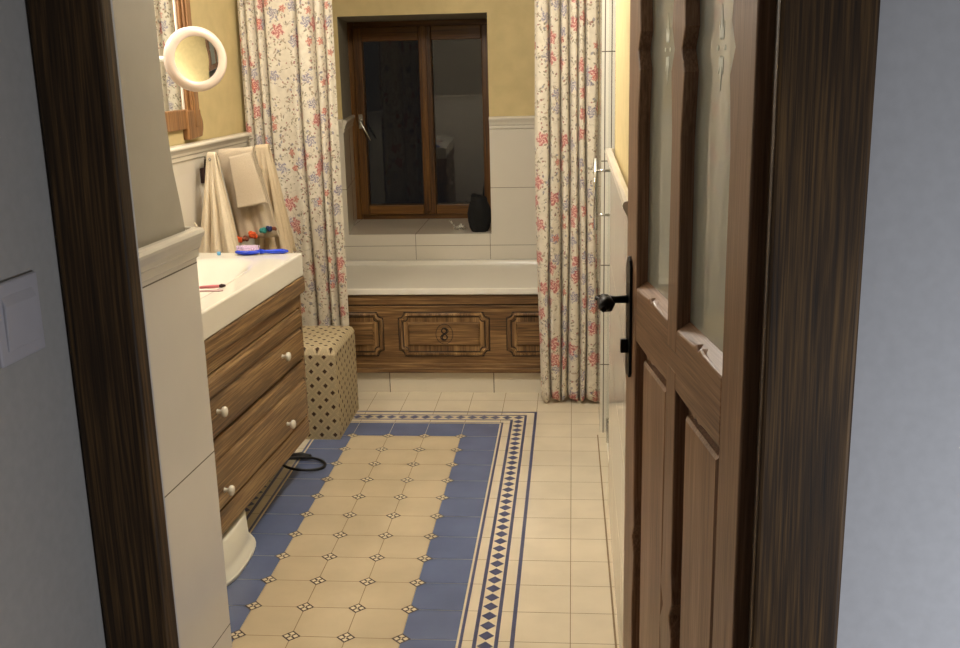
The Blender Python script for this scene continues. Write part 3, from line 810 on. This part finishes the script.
# magnifying mirror
mg = empty('magnifying_mirror', (-1.215, 3.40, 1.566), 0, label='round white magnifying mirror on a swivel arm beside the wooden wall mirror', cat='mirror')
nd = Vector((.62, -.80, .05)).normalized()
Q = nd.to_track_quat('Z', 'Y').to_matrix().to_4x4()
b = MB(); b.lathe([(.070, .004), (.074, .009), (.086, .012), (.096, .008), (.103, 0), (.103, -.012), (.095, -.026), (.06, -.036), (0, -.038)], Q, 48)
b.build('mirror_rim', M['pinkwhite'], mg)
b = MB(); b.lathe([(0, .0005), (.03, .0012), (.055, .0030), (.074, .0065)], Q, 48); b.build('mirror_disc', M['mirror'], mg)
b = MB(); pv = -nd*.038
wp = Vector((-1.525+1.215, .02, .01))
b.tube([tuple(pv), tuple(pv+Vector((-.05, .02, 0))), (-.18, .12, .005), tuple(wp)], [.012, .009, .009, .011], 12)
b.ellipsoid(tuple(pv+Vector((-.03, .012, 0))), (.016, .016, .016))
b.build('swivel_arm', M['plastic'], mg)
b = MB(); b.lathe([(0, 0), (.03, 0), (.03, .01), (.02, .02), (0, .022)], Matrix.Translation((-.332, .02, .01)) @ Matrix.Rotation(PI/2, 4, 'Y'), 24); b.build('wall_mount', M['plastic'], mg)

# ------------------------------------------------------------------ towel rail and towels
tr = empty('towel_rail', W(-1.735, 4.02, 1.12), -TH, label='swing-arm towel rail on the tiled left wall holding three towels', cat='towel rail')
b = MB(); b.box(0, .018, -.015, .02, -.035, .025); b.build('wall_plate', M['darktip'], tr, bevel=.003)
# the rail's arms in world space, expressed through explicit points
def armpts(p0, p1): return [Vector(p0), Vector(p1)]
inv = (Matrix.Translation(tr.location) @ Matrix.Rotation(-TH, 4, 'Z')).inverted()
ARM = {'a': ((-1.470, 4.12, 1.185), (-1.405, 3.99, 1.190)), 'b': ((-1.465, 4.14, 1.190), (-1.262, 4.10, 1.205)), 'c': ((-1.465, 4.17, 1.185), (-1.240, 4.26, 1.205))}
for k, (p, q) in ARM.items():
    p0 = Vector(W(-1.725, 4.04, 1.14))
    b = MB(inv); b.tube([tuple(p0), p, q], [.006, .006, .006], 8); b.ellipsoid(tuple(inv.inverted() @ (inv @ Vector(q))), (.008, .008, .008)); b.build('arm', M['steel'], tr)

def towel(name, top0, top1, bf0, bf1, bb0, bb1, mat, label, folds=5, amp=.010, ph=0., thick=.007, r=.012):
    """cloth over an arm from top0 to top1; bf = front bottom line, bb = back bottom line (world)"""
    t0, t1 = Vector(top0), Vector(top1); bf0, bf1, bb0, bb1 = map(Vector, (bf0, bf1, bb0, bb1))
    root = empty(name, (t0+t1)/2, 0, label=label, cat='towel', group=None)
    off = (t0+t1)/2
    side = ((bf0+bf1)-(bb0+bb1)); side.z = 0; side = side.normalized() if side.length > 1e-4 else Vector((0, -1, 0))
    def fn(a, c):
        top = t0.lerp(t1, a) + Vector((0, 0, .008))
        if c < .46: e = c/.46; bot = bf0.lerp(bf1, a); pos = bot.lerp(top + side*r, e**1.0); down = 1-e
        elif c > .54: e = (1-c)/.46; bot = bb0.lerp(bb1, a); pos = bot.lerp(top - side*r, e); down = 1-e
        else:
            e = (c-.46)/.08; pos = top + side*r*math.cos(PI*e) + Vector((0, 0, r*math.sin(PI*e))); down = 0
        dn = min(1, down*1.6)
        w = amp*dn*(math.sin(folds*2*PI*a+ph+down*.8)+.4*math.sin(folds*4.4*PI*a+ph*2))
        edge = (bf1-bf0).normalized(); nrm = Vector((-edge.y, edge.x, 0))
        pos = pos + nrm*w
        return pos-off
    b = MB(); b.grid(48, 50, fn)
    o = b.build('cloth', mat, root, solid=thick)
    return root
tA = towel('bath_towel', (-1.425, 4.03, 1.192), (-1.378, 3.98, 1.196), (-1.492, 3.97, .80), (-1.315, 3.96, .80), (-1.475, 4.03, .82), (-1.33, 4.03, .82), M['towel_cream'],
      'cream bath towel hanging in deep folds, leftmost of the three towels', 3, .013, .6)
b = MB(Matrix.Translation(-tA.location)); b.tube([(-1.475, 3.95, .95), (-1.452, 3.94, .91), (-1.458, 3.94, .88), (-1.47, 3.94, .865), (-1.482, 3.94, .875)], .0025, 6); b.build('hanging_loop', M['towel_cream'], tA)
tB = towel('hand_towel', (-1.405, 4.10, 1.196), (-1.255, 4.07, 1.208), (-1.345, 4.075, .862), (-1.175, 4.065, .872), (-1.33, 4.12, .88), (-1.19, 4.12, .88), M['towel_beige'],
      'greige towel with colourful pompoms along its hem, middle of the three', 2, .006, 1.4)
# folded flap on the middle towel
b = MB(Matrix.Translation(-tB.location))
def ff(a, c):
    A, B_, C_, D_ = Vector((-1.352, 4.060, 1.192)), Vector((-1.257, 4.045, 1.212)), Vector((-1.204, 4.035, 1.012)), Vector((-1.326, 4.035, .990))
    p = A.lerp(B_, a).lerp(D_.lerp(C_, a), c)
    return p + Vector((0, -.004*math.sin(a*PI)-.003*math.sin(c*6), 0))
b.grid(20, 20, ff); b.build('folded_flap', M['towel_beige'], tB, solid=.008)
for (x, z, m, r) in ((-1.335, .866, 'orange', .0155), (-1.308, .870, 'rust', .013), (-1.275, .884, 'orange', .0175), (-1.232, .900, 'teal', .015), (-1.208, .907, 'navy', .013), (-1.186, .908, 'rust', .009)):
    b = MB(Matrix.Translation(-tB.location))
    for q in range(9):
        a_, c_ = random.uniform(0, 6.28), random.uniform(-1, 1)
        b.ellipsoid((x+r*.5*math.cos(a_), 4.045+r*.4*math.sin(a_), z+r*.5*c_), (r*.62, r*.55, r*.55), n=10, m=8)
    b.build('pompom', M[m], tB)
tC = towel('bath_towel', (-1.296, 4.24, 1.200), (-1.236, 4.22, 1.206), (-1.31, 4.17, .76), (-1.150, 4.165, .76), (-1.30, 4.24, .78), (-1.16, 4.24, .78), M['towel_tan'],
      'tan bath towel hanging beside the floral curtain, rightmost of the three', 3, .011, 2.2)

# ------------------------------------------------------------------ ottoman
ot = empty('ottoman', (-1.172, 4.29, 0), 0, label='box ottoman covered in beige cloth with small brown diamonds, beside the cabinet', cat='ottoman')
b = MB()
hx, hy, hz, r = .19, .20, .40, .03
def side(p0, p1, nrm):
    nu, nv = 24, 30; L = math.hypot(p1[0]-p0[0], p1[1]-p0[1])
    def f(a, c):
        z = (hz-r)*c
        bul = .005*math.sin(PI*c)*math.sin(PI*a)
        return (p0[0]+(p1[0]-p0[0])*a+nrm[0]*bul, p0[1]+(p1[1]-p0[1])*a+nrm[1]*bul, z)
    b.grid(nu, nv, f, lambda a, c: (L*a+.01, c*(hz-r)+.01))
side((-hx, -hy), (hx, -hy), (0, -1)); side((hx, -hy), (hx, hy), (1, 0)); side((hx, hy), (-hx, hy), (0, 1)); side((-hx, hy), (-hx, -hy), (-1, 0))
def topf(a, c):
    x = -hx+2*hx*a; y = -hy+2*hy*c
    d = min(hx-abs(x), hy-abs(y)); q = min(1, d/r); e = math.sqrt(max(0, 1-(1-q)**2))
    return (x, y, hz-r+r*e)
b.grid(40, 40, topf, lambda a, c: (2*hx*a+.01, 2*hy*c+hz-r+.02))
b.build('upholstery', M['diamond'], ot, merge=False)
for x in (-.15, .15):
    for y in (-.16, .16): MB().box(x-.02, x+.02, y-.02, y+.02, -.001, .012).build('foot_pad', M['rubber'], ot)

# ------------------------------------------------------------------ step under the cabinet, cable
st = empty('step_stool', (-1.235, 2.965, 0), 0, label='white plastic step stool with a flared curved foot, half under the cabinet', cat='step stool')
b = MB()
def rr(hw, hl, z, n=40, p=5):
    o_ = []
    for k in range(n):
        a = 2*PI*k/n; c, s = math.cos(a), math.sin(a)
        o_.append((math.copysign(abs(c)**(2/p), c)*hw, math.copysign(abs(s)**(2/p), s)*hl, z))
    return o_
lv = [(.172, .196, .135), (.178, .202, .128), (.182, .208, .05), (.185, .212, .032), (.196, .224, .022), (.200, .228, .010), (.198, .226, 0.001)]
rings = [rr(a, c, z, p=3) for a, c, z in lv]; n = 40; vs = [p for g in rings for p in g]; fs = [tuple(range(n))]
for i in range(len(rings)-1):
    for k in range(n): fs.append((i*n+k, i*n+(k+1) % n, (i+1)*n+(k+1) % n, (i+1)*n+k))
b.add(vs, fs[1:], 0, True); b.add(rings[0], [tuple(range(n))])
b.build('step_body', M['plastic'], st)
b = MB(); b.tube([(p[0]*1.0, p[1]*1.0, .012) for p in rr(.196, .224, 0, p=3)], .006, 8, closed=True); b.build('foot_rim', M['plastic'], st)
ca = empty('power_cable', (-1.06, 3.78, 0), 0, label='black power cable lying in a loop on the floor between ottoman and cabinet', cat='cable')
pts = []
for k in range(30):
    a = -2.6+5.6*k/29; pts.append((.085*math.cos(a)+.0, .065*math.sin(a), .008+.016*(math.sin(a*.5)**2)))
pts = [(-.30, .12, .005), (-.20, .09, .006)]+pts+[(-.16, -.075, .006), (-.26, -.10, .005)]
b = MB(); b.tube(pts, .0055, 8); b.build('cord', M['rubber'], ca)
b = MB(); b.tube([(-.09, .075, .014), (-.03, .085, .016), (.01, .08, .015)], [.012, .014, .007], 10); b.build('plug', M['rubber'], ca)

# ------------------------------------------------------------------ shower glass
sh = empty('shower_door', (.140, 3.84, 0), 0, label='clear glass shower door with a chrome bar handle beside the tiled pier', cat='shower door')
b = MB(); b.box(-.003, .003, -.345, .350, .03, 2.05); b.build('glass_panel', M['glass'], sh)
b = MB(); b.tube([(-.060, -.04, .93), (-.060, -.04, 1.19)], .0075, 14)
for z in (.985, 1.145): b.tube([(-.060, -.04, z), (-.003, -.04, z)], .005, 10)
b.build('bar_handle', M['chrome'], sh)
for z in (.14, 1.80):
    b = MB(); b.box(-.014, .010, -.02, .03, z-.04, z+.04); b.tube([(-.008, .005, z-.05), (-.008, .005, z+.05)], .007, 10); b.build('hinge', M['chrome'], sh, bevel=.002)
b = MB(); b.box(-.005, .005, -.345, .350, .004, .03); b.build('bottom_seal', M['plastic'], sh)

# ------------------------------------------------------------------ light switch on the hall wall
sw = empty('light_switch', W(-.786, 1.205, 1.232), -TH, label='pale two-part rocker light switch on the grey hall wall, left of the door casing', cat='light switch')
b = MB(); b.box(0, .007, -.055, .045, -.045, .060); b.build('switch_plate', M['switch'], sw, bevel=.006, seg=3)
b = MB(); b.prism([(.006, -.028), (.009, -.028), (.0115, .03), (.006, .045)], -.040, .030, 'y'); b.build('rocker', M['switch'], sw, bevel=.002)

# ------------------------------------------------------------------ lamps
def point(name, loc, e, c, r):
    l = bpy.data.lights.new(name, 'POINT'); l.energy = e; l.color = c; l.shadow_soft_size = r
    o = bpy.data.objects.new(name, l); o.location = loc; col.objects.link(o); return o
WARM = (1., .945, .86)
point('mirror_lamp_light', W(-1.66, 3.50, 1.90), 9, WARM, .035)
point('mirror_lamp_light', W(-1.66, 3.10, 1.90), 7, WARM, .035)
point('ceiling_fill_light', (-.40, 3.25, 2.25), 50, WARM, .12)  # added soft fill under the ceiling; no such lamp is seen
point('hall_lamp_light', W(.95, .55, .70), 30, (.92, .95, 1.), .10)

w = bpy.data.worlds.new('World'); bpy.context.scene.world = w; w.use_nodes = True
w.node_tree.nodes['Background'].inputs[0].default_value = (.010, .010, .011, 1); w.node_tree.nodes['Background'].inputs[1].default_value = .5

# ------------------------------------------------------------------ camera
cam = bpy.data.cameras.new('Camera'); co = bpy.data.objects.new('Camera', cam); col.objects.link(co)
a = Vector((573-480, 55-324)); v = Vector((580-480, 4425-324)); f = math.sqrt(-(a.dot(v)))
dy = Vector((a.x, a.y, f)).normalized(); up = -Vector((v.x, v.y, f)).normalized(); dx = dy.cross(up)
R = Matrix((dx, dy, up))                      # world = R @ (right, down, forward)
Rb = R @ Matrix(((1, 0, 0), (0, -1, 0), (0, 0, -1)))
co.matrix_world = Matrix.Translation((0, 0, 1.55)) @ Rb.to_4x4()
cam.sensor_fit = 'HORIZONTAL'; cam.sensor_width = 36; cam.lens = f/960*36; cam.clip_start = .02
sc = bpy.context.scene; sc.camera = co
sc.view_settings.view_transform = 'Standard'; sc.view_settings.look = 'None'; sc.view_settings.gamma = 1
sc.view_settings.use_curve_mapping = False; sc.view_settings.exposure = 0
